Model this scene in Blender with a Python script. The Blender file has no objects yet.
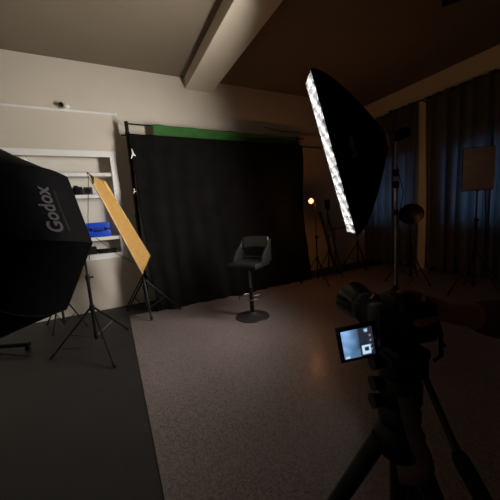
import bpy, bmesh, math, random
from mathutils import Vector, Matrix, noise
random.seed(4)
V = Vector
PI = math.pi
COL = bpy.context.scene.collection

# ------------------------------------------------------------------ camera
H = 1.40
F_PX = 275.0
AX = (V((561, -74, F_PX))).normalized()
AY = V((-138, -27, F_PX)); AY = (AY - AX * AX.dot(AY)).normalized()
AZ = AX.cross(AY)
if AZ[1] > 0: AZ = -AZ
CAM = V((0, 0, H))
def ray(px, py):
    p = V((px - 250, py - 250, F_PX)); return V((AX.dot(p), AY.dot(p), AZ.dot(p)))
def on_z(px, py, z=0.0): d = ray(px, py); return CAM + d * ((z - H) / d.z)
def on_y(px, py, y): d = ray(px, py); return CAM + d * (y / d.y)
def on_x(px, py, x): d = ray(px, py); return CAM + d * (x / d.x)
def at_d(px, py, t): return CAM + ray(px, py) / F_PX * t
cd = bpy.data.cameras.new('camera'); cd.sensor_width = 36; cd.sensor_fit = 'HORIZONTAL'
cd.lens = F_PX / 500 * 36; cd.clip_start = 0.02; cd.clip_end = 100
cam = bpy.data.objects.new('camera', cd); COL.objects.link(cam)
M = Matrix(((AX[0], -AX[1], -AX[2]), (AY[0], -AY[1], -AY[2]), (AZ[0], -AZ[1], -AZ[2]))).to_4x4()
M.translation = CAM
cam.matrix_world = M
bpy.context.scene.camera = cam

# ------------------------------------------------------------------ materials
def mat(name, col, rough=0.6, metal=0.0, var=0.12, scale=8.0, bump=0.0, bscale=60.0, spec=0.5,
        emit=None, estr=0.0, trans=0.0, sheen=0.0, alpha=1.0, coat=0.0, coords='Object'):
    m = bpy.data.materials.new(name); m.use_nodes = True
    nt = m.node_tree; N = nt.nodes; L = nt.links
    b = N['Principled BSDF']
    b.inputs['Roughness'].default_value = rough; b.inputs['Metallic'].default_value = metal
    b.inputs['Specular IOR Level'].default_value = spec
    b.inputs['Sheen Weight'].default_value = sheen
    b.inputs['Coat Weight'].default_value = coat
    if trans: b.inputs['Transmission Weight'].default_value = trans
    if alpha < 1: b.inputs['Alpha'].default_value = alpha
    tc = N.new('ShaderNodeTexCoord'); no = N.new('ShaderNodeTexNoise'); no.inputs['Scale'].default_value = scale
    no.inputs['Detail'].default_value = 5
    L.new(tc.outputs[coords], no.inputs['Vector'])
    r = N.new('ShaderNodeValToRGB')
    r.color_ramp.elements[0].position = 0.3; r.color_ramp.elements[1].position = 0.7
    r.color_ramp.elements[0].color = (*[c * (1 - var) for c in col], 1)
    r.color_ramp.elements[1].color = (*[min(1, c * (1 + var)) for c in col], 1)
    L.new(no.outputs['Fac'], r.inputs['Fac']); L.new(r.outputs['Color'], b.inputs['Base Color'])
    if bump:
        n2 = N.new('ShaderNodeTexNoise'); n2.inputs['Scale'].default_value = bscale; n2.inputs['Detail'].default_value = 3
        L.new(tc.outputs[coords], n2.inputs['Vector'])
        bp = N.new('ShaderNodeBump'); bp.inputs['Strength'].default_value = bump; bp.inputs['Distance'].default_value = 0.01
        L.new(n2.outputs['Fac'], bp.inputs['Height']); L.new(bp.outputs['Normal'], b.inputs['Normal'])
    if emit:
        b.inputs['Emission Color'].default_value = (*emit, 1); b.inputs['Emission Strength'].default_value = estr
    return m

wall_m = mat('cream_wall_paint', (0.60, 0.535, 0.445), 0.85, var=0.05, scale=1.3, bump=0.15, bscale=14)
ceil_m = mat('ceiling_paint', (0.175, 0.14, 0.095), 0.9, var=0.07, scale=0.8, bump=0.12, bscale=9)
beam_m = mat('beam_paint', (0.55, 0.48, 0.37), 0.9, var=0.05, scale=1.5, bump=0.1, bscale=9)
rwall_m = mat('warm_wall_paint', (0.62, 0.48, 0.30), 0.88, var=0.06, scale=1.2)
white_m = mat('white_painted_wood', (0.80, 0.78, 0.76), 0.5, var=0.04, scale=5)
niche_m = mat('niche_back_paint', (0.66, 0.62, 0.55), 0.8, var=0.05, scale=3)
blk_metal = mat('black_powder_coated_metal', (0.006, 0.006, 0.0065), 0.45, 0.2, var=0.3, spec=.3)
blk_plastic = mat('black_plastic', (0.0045, 0.0045, 0.005), 0.5, var=0.3, spec=.25)
blk_rubber = mat('black_rubber', (0.007, 0.007, 0.007), 0.8, var=0.2, spec=.2)
chrome = mat('chrome_tube', (0.30, 0.29, 0.28), 0.28, 1.0, var=0.05)
softbox_m = mat('black_softbox_nylon', (0.0028, 0.0028, 0.0031), 0.6, var=0.3, scale=14, bump=0.2, bscale=30, spec=0.03)
cloth_blk = mat('black_muslin', (0.0062, 0.0055, 0.0054), 0.95, var=0.25, scale=5, bump=0.25, bscale=35, spec=0.06)
cloth_grn = mat('green_screen_muslin', (0.04, 0.125, 0.03), 0.9, var=0.15, scale=6, bump=0.2, bscale=25, spec=0.2)
gold_m = mat('gold_reflector_fabric', (0.42, 0.24, 0.065), 0.6, 0.25, var=0.12, scale=30, bump=0.45, bscale=45)
logo_m = mat('grey_print', (0.05, 0.042, 0.042), 0.8, var=0.08)
logo2_m = mat('faint_grey_print', (0.016, 0.016, 0.018), 0.8, var=0.08)
blue_m = mat('blue_case_shell', (0.01, 0.07, 0.62), 0.38, var=0.12, scale=10)
chair_m = mat('dark_grey_vinyl_upholstery', (0.008, 0.0078, 0.0078), 0.36, var=0.15, scale=20)
curtain_m = None
skin_m = mat('skin', (0.20, 0.085, 0.06), 0.6, var=0.1, scale=20)
shirt_m = mat('dark_maroon_knit', (0.05, 0.018, 0.02), 0.9, var=0.2, scale=40)
jean_m = mat('dark_denim', (0.02, 0.025, 0.04), 0.9, var=0.2, scale=60)
hair_m = mat('black_hair', (0.01, 0.008, 0.007), 0.5, var=0.3, scale=60)

# floor materials ---------------------------------------------------
def black_floor():
    m = mat('black_floor_paint', (0.0105, 0.0093, 0.0080), 0.6, var=0.22, scale=2.5, bump=0.12, bscale=25)
    nt = m.node_tree; N = nt.nodes; L = nt.links; b = N['Principled BSDF']
    src = b.inputs['Base Color'].links[0].from_socket
    tc = N.new('ShaderNodeTexCoord'); no = N.new('ShaderNodeTexNoise'); no.inputs['Scale'].default_value = 4.2
    no.inputs['Detail'].default_value = 7; no.inputs['Distortion'].default_value = 0.6
    r = N.new('ShaderNodeValToRGB'); r.color_ramp.elements[0].position = 0.66; r.color_ramp.elements[1].position = 0.80
    r.color_ramp.elements[0].color = (0, 0, 0, 1); r.color_ramp.elements[1].color = (0.6, 0.6, 0.6, 1)
    mx = N.new('ShaderNodeMixRGB'); mx.inputs[2].default_value = (0.10, 0.09, 0.08, 1)
    L.new(tc.outputs['Object'], no.inputs['Vector']); L.new(no.outputs['Fac'], r.inputs['Fac'])
    L.new(r.outputs['Color'], mx.inputs[0]); L.new(src, mx.inputs[1]); L.new(mx.outputs[0], b.inputs['Base Color'])
    return m
def vinyl_floor():
    m = mat('speckled_grey_vinyl', (0.155, 0.127, 0.119), 0.42, var=0.10, scale=1.2, spec=0.3, coat=0.12)
    nt = m.node_tree; N = nt.nodes; L = nt.links; b = N['Principled BSDF']
    src = b.inputs['Base Color'].links[0].from_socket
    tc = N.new('ShaderNodeTexCoord')
    vo = N.new('ShaderNodeTexVoronoi'); vo.inputs['Scale'].default_value = 115
    r = N.new('ShaderNodeValToRGB'); r.color_ramp.elements[0].position = 0.1; r.color_ramp.elements[1].position = 0.75
    r.color_ramp.elements[0].color = (0.62, 0.60, 0.60, 1); r.color_ramp.elements[1].color = (1.25, 1.22, 1.2, 1)
    mx = N.new('ShaderNodeMixRGB'); mx.blend_type = 'MULTIPLY'; mx.inputs[0].default_value = 1
    L.new(tc.outputs['Object'], vo.inputs['Vector']); L.new(vo.outputs['Color'], r.inputs['Fac'])
    L.new(src, mx.inputs[1]); L.new(r.outputs['Color'], mx.inputs[2]); L.new(mx.outputs[0], b.inputs['Base Color'])
    bp = N.new('ShaderNodeBump'); bp.inputs['Strength'].default_value = 0.3; bp.inputs['Distance'].default_value = 0.003; b.inputs['Coat Roughness'].default_value = 0.22
    L.new(vo.outputs['Distance'], bp.inputs['Height']); L.new(bp.outputs['Normal'], b.inputs['Normal'])
    return m
def curtain_mat():
    m = mat('brown_curtain_fabric', (0.12, 0.098, 0.075), 0.9, var=0.2, scale=6, bump=0.2, bscale=80, spec=0.2)
    nt = m.node_tree; N = nt.nodes; L = nt.links; b = N['Principled BSDF']
    out = N['Material Output']; tr = N.new('ShaderNodeBsdfTranslucent'); tr.inputs['Color'].default_value = (0.30, 0.36, 0.42, 1)
    mx = N.new('ShaderNodeMixShader'); mx.inputs[0].default_value = 0.35
    L.new(b.outputs[0], mx.inputs[1]); L.new(tr.outputs[0], mx.inputs[2]); L.new(mx.outputs[0], out.inputs['Surface'])
    return m
curtain_m = curtain_mat()
def emis(name, col, s):
    return mat(name, col, 0.5, emit=col, estr=s, var=0.02)
bulb_m = emis('warm_bulb_glow', (1.0, 0.45, 0.13), 11.0)

# ------------------------------------------------------------------ mesh building
class MB:
    def __init__(s): s.v = []; s.f = []
    def add(s, vs, fs):
        o = len(s.v); s.v += [V(p) for p in vs]; s.f += [tuple(i + o for i in f) for f in fs]; return s
    def box(s, c, size, rot=None, bev=0.0):
        bm = bmesh.new(); bmesh.ops.create_cube(bm, size=1)
        for v in bm.verts: v.co = V((v.co.x * size[0], v.co.y * size[1], v.co.z * size[2]))
        if bev: bmesh.ops.bevel(bm, geom=bm.edges[:], offset=bev, segments=2, affect='EDGES', profile=0.6)
        R = rot if rot is not None else Matrix.Identity(3)
        bm.verts.ensure_lookup_table(); bm.verts.index_update()
        s.add([R @ v.co + V(c) for v in bm.verts], [[v.index for v in f.verts] for f in bm.faces]); bm.free(); return s
    def tube(s, pts, r, n=10, cap=True, closed=False):
        pts = [V(p) for p in pts]; k = len(pts)
        rr = r if isinstance(r, (list, tuple)) else [r] * k
        prev = None; rings = []
        for i, p in enumerate(pts):
            if closed: t = (pts[(i + 1) % k] - pts[i - 1])
            else: t = (pts[min(i + 1, k - 1)] - pts[max(i - 1, 0)])
            t = t.normalized()
            if prev is None:
                a = V((0, 0, 1)) if abs(t.z) < 0.9 else V((1, 0, 0))
                x = t.cross(a).normalized()
            else:
                x = (prev - t * prev.dot(t)).normalized()
            prev = x; y = t.cross(x)
            rings.append([p + (x * math.cos(2 * PI * j / n) + y * math.sin(2 * PI * j / n)) * rr[i] for j in range(n)])
        vs = [q for ring in rings for q in ring]; fs = []
        for i in range(k if closed else k - 1):
            i2 = (i + 1) % k
            for j in range(n):
                j2 = (j + 1) % n; fs.append((i * n + j, i * n + j2, i2 * n + j2, i2 * n + j))
        if cap and not closed:
            fs.append(tuple(range(n))[::-1]); fs.append(tuple((k - 1) * n + j for j in range(n)))
        return s.add(vs, fs)
    def lathe(s, prof, c=(0, 0, 0), axis=(0, 0, 1), n=28):
        ax = V(axis).normalized(); a = V((0, 0, 1)) if abs(ax.z) < 0.9 else V((1, 0, 0))
        x = ax.cross(a).normalized(); y = ax.cross(x); vs = []; fs = []
        for r, h in prof:
            for j in range(n):
                vs.append(V(c) + ax * h + (x * math.cos(2 * PI * j / n) + y * math.sin(2 * PI * j / n)) * max(r, 1e-4))
        for i in range(len(prof) - 1):
            for j in range(n):
                j2 = (j + 1) % n; fs.append((i * n + j, i * n + j2, (i + 1) * n + j2, (i + 1) * n + j))
        return s.add(vs, fs)
    def grid(s, fn, nu, nv):
        vs = [fn(i / nu, j / nv) for j in range(nv + 1) for i in range(nu + 1)]; w = nu + 1
        return s.add(vs, [(j * w + i, j * w + i + 1, (j + 1) * w + i + 1, (j + 1) * w + i) for j in range(nv) for i in range(nu)])
    def ell(s, c, r, R=None, n=14):
        bm = bmesh.new(); bmesh.ops.create_uvsphere(bm, u_segments=n, v_segments=max(6, n - 4), radius=1)
        R = R if R is not None else Matrix.Identity(3); bm.verts.index_update()
        s.add([R @ V((v.co.x * r[0], v.co.y * r[1], v.co.z * r[2])) + V(c) for v in bm.verts], [[v.index for v in f.verts] for f in bm.faces]); bm.free(); return s
    def build(s, name, m, parent=None, smooth=True, thick=0.0):
        me = bpy.data.meshes.new(name)
        off = root_loc(parent)
        me.from_pydata([tuple(p - off) for p in s.v], [], s.f)
        bm = bmesh.new(); bm.from_mesh(me); bmesh.ops.recalc_face_normals(bm, faces=bm.faces[:]); bm.to_mesh(me); bm.free()
        me.materials.append(m)
        if smooth:
            me.polygons.foreach_set('use_smooth', [True] * len(me.polygons))
            me.set_sharp_from_angle(angle=math.radians(38))
        o = bpy.data.objects.new(name, me); COL.objects.link(o)
        if parent: o.parent = parent
        if thick:
            md = o.modifiers.new('thickness', 'SOLIDIFY'); md.thickness = thick; md.offset = 0
        return o
def root_loc(p):
    if p is None: return V((0, 0, 0))
    q = V((0, 0, 0))
    while p: q += p.location; p = p.parent
    return q
def thing(name, label, cat, loc=(0, 0, 0), group=None):
    o = bpy.data.objects.new(name, None); COL.objects.link(o); o.location = V(loc); o.empty_display_size = 0.1
    o['label'] = label; o['category'] = cat
    if group: o['group'] = group
    return o
def tag(o, label, cat, group=None):
    o['label'] = label; o['category'] = cat
    if group: o['group'] = group
    # move origin to the base of the mesh
    me = o.data; lo = V((min(v.co.x for v in me.vertices) + max(v.co.x for v in me.vertices), min(v.co.y for v in me.vertices) + max(v.co.y for v in me.vertices), 0)) / 2
    lo.z = min(v.co.z for v in me.vertices); me.transform(Matrix.Translation(-lo)); o.location = lo
    return o
def struct(o): o['kind'] = 'structure'; return o
def plabel(o, l): o['label'] = l; return o
def basis(n, up=V((0, 0, 1))):
    n = V(n).normalized(); w = up.cross(n).normalized(); u = n.cross(w)
    return w, u, n
def text_mesh(txt, size=1.0, bold=0.0, subdiv=True):
    c = bpy.data.curves.new('t', 'FONT'); c.body = txt; c.size = size; c.offset = bold; c.resolution_u = 6
    o = bpy.data.objects.new('t', c); me = bpy.data.meshes.new_from_object(o)
    vs = [v.co.copy() for v in me.vertices]; fs = [tuple(p.vertices) for p in me.polygons]
    bpy.data.objects.remove(o); bpy.data.curves.remove(c); bpy.data.meshes.remove(me)
    return vs, fs

# ------------------------------------------------------------------ room
YB = 5.0; XR = 5.83; XL = -3.2; YF = -2.6; ZC = 3.80
NX0, NX1, NZ0, NZ1 = -1.78, 0.13, 0.89, 2.46          # shelf recess
fl = MB().box(((XL + XR) / 2, (YB + YF) / 2, -0.06), (XR - XL + .4, YB - YF + .4, 0.12)).build('floor', black_floor(), smooth=False); struct(fl)
SEAM = 0.075
vin = MB().grid(lambda u, v: V((SEAM + (XR - 0.02 - SEAM) * u, YF + 0.02 + (4.36 - YF) * v, 0.0035)), 4, 4).build('trim_1', vinyl_floor(), smooth=False, thick=0.005); struct(vin)
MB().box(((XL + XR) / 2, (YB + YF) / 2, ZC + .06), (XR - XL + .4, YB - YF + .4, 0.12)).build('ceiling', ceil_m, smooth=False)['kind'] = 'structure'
b = MB(); T = 0.40
def wbox(mb, x0, x1, y0, y1, z0, z1): mb.box(((x0 + x1) / 2, (y0 + y1) / 2, (z0 + z1) / 2), (x1 - x0, y1 - y0, z1 - z0))
wbox(b, XL - .1, NX0, YB, YB + T, 0, ZC); wbox(b, NX1, XR + .1, YB, YB + T, 0, ZC)
wbox(b, NX0, NX1, YB, YB + T, 0, NZ0); wbox(b, NX0, NX1, YB, YB + T, NZ1, ZC)
struct(b.build('wall_back', wall_m, smooth=False))
struct(MB().box((XL - .05, (YB + YF) / 2, ZC / 2), (0.1, YB - YF, ZC)).build('wall_left', wall_m, smooth=False))
struct(MB().box(((XL + XR) / 2, YF - .05, ZC / 2), (XR - XL, 0.1, ZC)).build('wall_front', rwall_m, smooth=False))
W1 = (3.80, 4.85, 1.0, 2.35); W2 = (1.35, 3.10, 1.0, 2.35)
b = MB(); XT = XR + .2
wbox(b, XR, XT, W1[1], YB, 0, ZC); wbox(b, XR, XT, W2[1], W1[0], 0, ZC); wbox(b, XR, XT, YF, W2[0], 0, ZC)
for w in (W1, W2): wbox(b, XR, XT, w[0], w[1], 0, w[2]); wbox(b, XR, XT, w[0], w[1], w[3], ZC)
struct(b.build('wall_right', rwall_m, smooth=False))
struct(MB().box((1.655, (YB + YF) / 2, 3.71), (0.49, YB - YF, 0.19), bev=0.008).build('trim_2', beam_m, smooth=False))   # ceiling beam
glass_m = mat('window_glass', (0.8, 0.85, 0.9), 0.05, var=0.02)
_N = glass_m.node_tree.nodes; _L = glass_m.node_tree.links
_t = _N.new('ShaderNodeBsdfTransparent'); _t.inputs['Color'].default_value = (.85, .92, 1, 1); _m = _N.new('ShaderNodeMixShader'); _m.inputs[0].default_value = .12
_L.new(_t.outputs[0], _m.inputs[1]); _L.new(_N['Principled BSDF'].outputs[0], _m.inputs[2]); _L.new(_m.outputs[0], _N['Material Output'].inputs['Surface'])
for i, w in enumerate((W1, W2)):
    fr = MB(); x = XR + .12
    for y in (w[0] + .03, w[1] - .03, (w[0] + w[1]) / 2): wbox(fr, x - .03, x + .03, y - .03, y + .03, w[2], w[3])
    for z in (w[2] + .03, w[3] - .03, w[2] + .95): wbox(fr, x - .03, x + .03, w[0], w[1], z - .03, z + .03)
    wf = fr.build('window_%d' % (i + 1), white_m, smooth=False); struct(wf)
    g = MB(); wbox(g, x - .004, x + .004, w[0] + .03, w[1] - .03, w[2] + .03, w[3] - .03); g.build('pane', glass_m, wf, smooth=False)
    ld = bpy.data.lights.new('dusk_daylight', 'AREA'); ld.shape = 'RECTANGLE'; ld.size = w[1] - w[0]; ld.size_y = w[3] - w[2]
    ld.energy = 17.0 * (w[1] - w[0]); ld.color = (0.62, 0.80, 1.0)
    lo = bpy.data.objects.new('dusk_daylight', ld); COL.objects.link(lo)
    lo.location = (XR + .35, (w[0] + w[1]) / 2, (w[2] + w[3]) / 2); lo.rotation_euler = (0, PI / 2, 0)
wd = bpy.data.worlds.new('dusk'); bpy.context.scene.world = wd; wd.use_nodes = True
wd.node_tree.nodes['Background'].inputs['Color'].default_value = (0.03, 0.06, 0.12, 1)
wd.node_tree.nodes['Background'].inputs['Strength'].default_value = 0.3

# picture rail, socket and cable on the back wall
rail = MB(); rail.box((-0.98, YB - .009, 3.085), (2.44, 0.02, 0.030), bev=.004)
rail.box((0.25, YB - .014, 3.085), (0.03, 0.024, 0.04), bev=.004)
tag(rail.build('cable_duct', white_m, smooth=False), 'thin cream cable duct running along the upper back wall', 'cable duct')
sp = on_y(64, 107, 4.97)
t = thing('bulb_holder', 'small round white bulb holder above the cable duct on the wall', 'socket', (sp.x, YB, sp.z))
MB().lathe([(0, 0), (.055, 0), (.055, .015), (.035, .02), (.03, .05), (.0, .05)], (sp.x, YB - .001, sp.z), (0, -1, 0)).build('base', white_m, t)
MB().ell((sp.x + .035, YB - .075, sp.z), (.045, .04, .035)).build('bulb', mat('frosted_bulb', (.75, .72, .66), .3), t)
MB().lathe([(0, 0), (.026, 0), (.03, .035), (0, .035)], (sp.x - .02, YB - .055, sp.z + .012), (-.5, -1, .3)).build('bulb_collar', blk_plastic, t)
cb = MB().tube([on_y(264, 127, 4.985), on_y(280, 131, 4.985), on_y(301, 132, 4.985)], .008)
tag(cb.build('wall_cable', mat('grey_cable', (.22, .19, .15), .6)), 'thin cable strip on the back wall above the green cloth', 'cable')

# ------------------------------------------------------------------ shelf recess
sh = thing('wall_bookcase', 'white built-in wall bookcase with open shelves behind the octagonal softbox', 'bookcase', (NX0, YB, NZ0))
fr = MB(); st = 0.085; y0 = YB - .018; y1 = YB + .006
def fbox(mb, x0, x1, z0, z1, ya=y0, yb=y1): mb.box(((x0 + x1) / 2, (ya + yb) / 2, (z0 + z1) / 2), (x1 - x0, yb - ya, z1 - z0), bev=.003)
fbox(fr, NX0 - .04, NX1 + .06, NZ1 - .03, NZ1 + .06); fbox(fr, NX0 - .04, NX1 + .06, NZ0 - .06, NZ0 + .03)
fbox(fr, NX1 - .035, NX1 + .055, NZ0 + .03, NZ1 - .03, y0 + .001); fbox(fr, NX0 - .05, NX0 + .03, NZ0 + .03, NZ1 - .03, y0 + .001)
fr.build('face_frame', white_m, sh, smooth=False)
DEP = 0.24
bx = MB(); bx.box(((NX0 + NX1) / 2, YB + DEP, (NZ0 + NZ1) / 2), (NX1 - NX0 - .004, .02, NZ1 - NZ0 - .004))
bx.build('back_panel', niche_m, sh, smooth=False)
for x in (NX0 + .012, NX1 - .012): MB().box((x, YB + DEP / 2, (NZ0 + NZ1) / 2), (.018, DEP - .03, NZ1 - NZ0 - .01)).build('side_panel', white_m, sh, smooth=False)
SZ = []
for (px, py) in ((118, 174.5), (121, 195.5), (126, 236.5)):
    z = on_y(px, py, YB).z; SZ.append(z)
    MB().box(((NX0 + NX1) / 2, YB + DEP / 2 - .01, z), (NX1 - NX0 - .03, DEP - .03, .055), bev=.004).build('shelf', white_m, sh, smooth=False)
MB().box((-1.02, YB + DEP / 2, (SZ[0] + NZ1) / 2 - .01), (.04, DEP - .04, NZ1 - SZ[0] - .09)).build('divider', white_m, sh, smooth=False)

def on_shelf_x(px, py): return on_y(px, py, YB + .1).x
# blue case on the third shelf
zb = SZ[2] + .0285; x0 = on_shelf_x(86, 226); x1 = on_shelf_x(110, 226); cx = (x0 + x1) / 2; w = x1 - x0
t = thing('storage_case', 'blue hard plastic carry case lying on the white wall shelf', 'case', (cx, YB + .1, zb))
hh = 0.235
MB().box((cx, YB + .105, zb + hh * .25), (w, .15, hh * .48), bev=.02).build('base_shell', blue_m, t)
MB().box((cx, YB + .105, zb + hh * .76), (w * .98, .145, hh * .46), bev=.022).build('lid', blue_m, t)
for dx in (-.3, .3): MB().box((cx + dx * w, YB + .027, zb + hh * .52), (.035, .012, .05), bev=.003).build('latch', blk_plastic, t)
MB().tube([(cx - .06, YB + .026, zb + hh * .42), (cx - .05, YB + .005, zb + hh * .42), (cx + .05, YB + .005, zb + hh * .42), (cx + .06, YB + .026, zb + hh * .42)], .008).build('handle', blk_plastic, t)
# old camera on second shelf
zb = SZ[1] + .0285; c = V((on_shelf_x(77.5, 188), YB + .09, zb))
t = thing('compact_camera', 'small black box camera standing on the middle wall shelf', 'camera', c)
MB().box(c + V((0, 0, .065)), (.13, .07, .12), bev=.01).build('body', blk_plastic, t)
MB().lathe([(0, 0), (.04, 0), (.04, .02), (.034, .05), (.028, .05), (.026, .035), (0, .035)], c + V((.01, -.033, .06)), (0, -1, 0)).build('lens', blk_metal, t)
MB().box(c + V((-.02, 0, .135)), (.06, .05, .025), bev=.006).build('viewfinder', blk_plastic, t)
c = V((on_shelf_x(88, 189), YB + .1, zb))
t = thing('speaker_box', 'dark grey small box beside the camera on the wall shelf', 'box', c)
MB().box(c + V((0, 0, .06)), (.12, .10, .12), bev=.01).build('body', mat('dark_grey_plastic', (.03, .03, .035), .5), t)
MB().lathe([(0, 0), (.04, 0), (.04, .008), (.03, .004), (0, .002)], c + V((0, -.05, .06)), (0, -1, 0)).build('front_disc', blk_rubber, t)
c = V((on_shelf_x(68, 190), YB + .1, zb))
t = thing('ornament_jar', 'pale grey lidded jar at the octagonal softbox corner on the shelf', 'jar', c)
MB().lathe([(0, 0), (.05, 0), (.062, .03), (.06, .09), (.04, .115), (0, .115)], c).build('jar_body', mat('pale_ceramic', (.35, .35, .36), .35), t)
MB().lathe([(0, .116), (.042, .116), (.04, .13), (.012, .14), (.014, .155), (0, .158)], c).build('lid', mat('grey_ceramic', (.25, .25, .26), .35), t)
# stuff on the lowest shelf
zb = NZ0 + .031; c = V((on_shelf_x(106, 245), YB + .1, zb))
t = thing('cable_coil', 'coiled black cable lying on the lowest wall shelf', 'cable', c)
mb = MB()
mb.tube([c + V((math.cos(a) * (.12 + .006 * (i // 24)), math.sin(a) * .065, .014 + .0085 * (i / 24)+ .004 * math.sin(3 * a))) for i in range(24 * 6) for a in [2 * PI * i / 24]], .009, n=6)
mb.build('coil', blk_rubber, t)
MB().box(c + V((.11, -.075, .018)), (.05, .03, .03), bev=.005).build('plug', blk_plastic, t)
c = V((on_shelf_x(96, 245), YB + .13, zb))
MBb = MB().box(c + V((-.10, 0, .06)), (.2, .12, .12), bev=.015)
tag(MBb.build('equipment_pouch', blk_rubber), 'black soft equipment pouch on the lowest wall shelf', 'pouch')

# ------------------------------------------------------------------ stands
def leg_pts(c, az, r, ztop): return c + V((0, 0, ztop)), c + V((math.cos(az) * r, math.sin(az) * r, .012))
def light_stand(root, base, h, r=.45, az0=0, ztop=.55, thick=.013, upper=.6, feet=None, m=None, topm=None, braces=True):
    """tripod light stand: pole, upper pole, clamp, three legs and braces"""
    m = m or blk_metal; base = V(base)
    MB().tube([base + V((0, 0, .10)), base + V((0, 0, h * upper))], thick * 1.25, 12).build('pole', topm or m, root)
    MB().tube([base + V((0, 0, h * upper - .05)), base + V((0, 0, h))], thick * .85, 10).build('upper_pole', topm or m, root)
    cl = MB().lathe([(0, 0), (.022, 0), (.024, .02), (.022, .06), (0, .06)], base + V((0, 0, h * upper - .03)))
    col = cl.build('clamp_collar', blk_plastic, root)
    MB().tube([base + V((.02, 0, h * upper)), base + V((.055, -.01, h * upper))], [.006, .012], 8).build('knob', blk_plastic, col)
    MB().lathe([(0, -.03), (.026, -.03), (.026, .03), (0, .03)], base + V((0, 0, ztop))).build('leg_collar', blk_plastic, root)
    for k in range(3):
        if feet: f = V(feet[k]); f.z = .012
        else:
            a = az0 + k * 2 * PI / 3; f = base + V((math.cos(a) * r, math.sin(a) * r, .012))
        top = base + V((0, 0, ztop)); d = (f - base); d.z = 0; d.normalize()
        lg = MB().tube([top + d * .02, f], [thick * .85, thick * .75], 8).build('leg', m, root)
        e = (f - top).normalized()
        MB().tube([f - e * .05, f], [thick * 1.1, thick * 1.15], 8).build('rubber_foot', blk_rubber, lg)
        if braces:
            mid = top + (f - top) * .55
            MB().tube([base + V((0, 0, .14)) + d * .015, mid], thick * .5, 6).build('brace', m, root)
    MB().lathe([(0, -.02), (.02, -.02), (.02, .02), (0, .02)], base + V((0, 0, .14))).build('lower_collar', blk_plastic, root)

# ------------------------------------------------------------------ softbox logo
def put_text(txt, fn, ulen, ucent, v0, root, name, m, hscale=1.0, bold=.012):
    vs, fs = text_mesh(txt, 1.0, bold)
    xs = [p.x for p in vs]; w = max(xs) - min(xs); mid = (max(xs) + min(xs)) / 2; k = ulen / w
    mb = MB(); mb.add([fn(ucent + (p.x - mid) * k, v0 + p.y * k * hscale) for p in vs], fs)
    return mb.build(name, m, root, smooth=False)

# ------------------------------------------------------------------ octagonal softbox
oc = V((-0.622, 2.347, 1.309)); on_ = V((0.548, 0.822, -0.154)).normalized()
ow = V((-math.sin(.983), math.cos(.983), 0)); ou = on_.cross(ow)
if ou.z < 0: ou = -ou
ow = ou.cross(on_); ro = .042
ow, ou = ow * math.cos(ro) + ou * math.sin(ro), ou * math.cos(ro) - ow * math.sin(ro)
RO = .60; DO = .58
hubp = oc - on_ * DO
base = V((hubp.x - on_.x * .12, hubp.y - on_.y * .12, 0))
ob = thing('octagonal_softbox', 'large black octagonal softbox with grey logo lettering, seen from behind at the left edge', 'softbox', (base.x, base.y, hubp.z))
def oprof(t): return RO * (1 - t ** 2.8) ** .72 + .07 * t
def overt(k, t): 
    a = k * PI / 4; r = oprof(t)
    return oc + (ow * math.cos(a) + ou * math.sin(a)) * r - on_ * (DO * t)
mb = MB(); NT = 16
for k in range(8):
    def fn(u, v, k=k):
        a, b_ = overt(k, v * .985), overt(k + 1, v * .985); p = a.lerp(b_, u)
        sag = math.sin(PI * u) * .012 * math.sin(PI * min(1, v * 1.1)); return p - (p - oc - on_ * (-DO * v)).normalized() * sag
    mb.grid(fn, 8, NT)
mb.build('canopy', softbox_m, ob)
rb = MB()
for k in range(8): rb.tube([overt(k, i / NT * .985) for i in range(NT + 1)], .0035, 6)
rb.build('seam_piping', softbox_m, ob)
lp = MB()
for k in range(8):
    a0, a1 = k * PI / 4, (k + 1) * PI / 4
    def fn(u, v):
        p = (ow * math.cos(a0) + ou * math.sin(a0)).lerp(ow * math.cos(a1) + ou * math.sin(a1), u)
        return oc + p * (RO * (1 - .05 * v)) + on_ * (.045 * v)
    lp.grid(fn, 2, 2)
lp.build('rim_band', softbox_m, ob)
df = MB(); df.add([oc + (ow * math.cos(k * PI / 4) + ou * math.sin(k * PI / 4)) * (RO - .01) + on_ * .01 for k in range(8)], [tuple(range(8))])
df.build('front_diffuser', mat('white_diffusion_cloth', (.7, .7, .7), .8), ob, smooth=False)
MB().lathe([(0, 0), (.08, 0), (.085, .02), (.075, .05), (0, .05)], hubp - on_ * .02, -on_).build('speed_ring', blk_metal, ob)
# lettering on the panel nearest the camera (between rim corners 3 and 4)
PK = 3
def osurf(s, v):      # s metres from corner 4 towards corner 3 , v metres from rim towards hub
    t = v / DO; L = (overt(4, 0) - overt(3, 0)).length
    # 0..1 across panel, keep metric spacing about the panel centre
    f = .5 + (s - L / 2) / max(.05, (overt(4, t) - overt(3, t)).length)
    p = overt(4, t).lerp(overt(3, t), f)
    out = (overt(4, t).lerp(overt(3, t), .5) - (oc - on_ * v)).normalized()
    return p - out * (.012 * math.sin(PI * min(1, max(0, f))) * math.sin(PI * min(1, t / .985 * 1.1))) + out * .004
lo = put_text('Godox', osurf, .285, .200, .195, ob, 'logo_lettering', logo_m, 1.15, .022)
plabel(lo, 'grey logo lettering on black fabric')
lo2 = put_text('PROFESSIONAL STUDIO LIGHTING', osurf, .26, .195, .155, ob, 'small_lettering', logo2_m, 1.0, .0)
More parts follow.
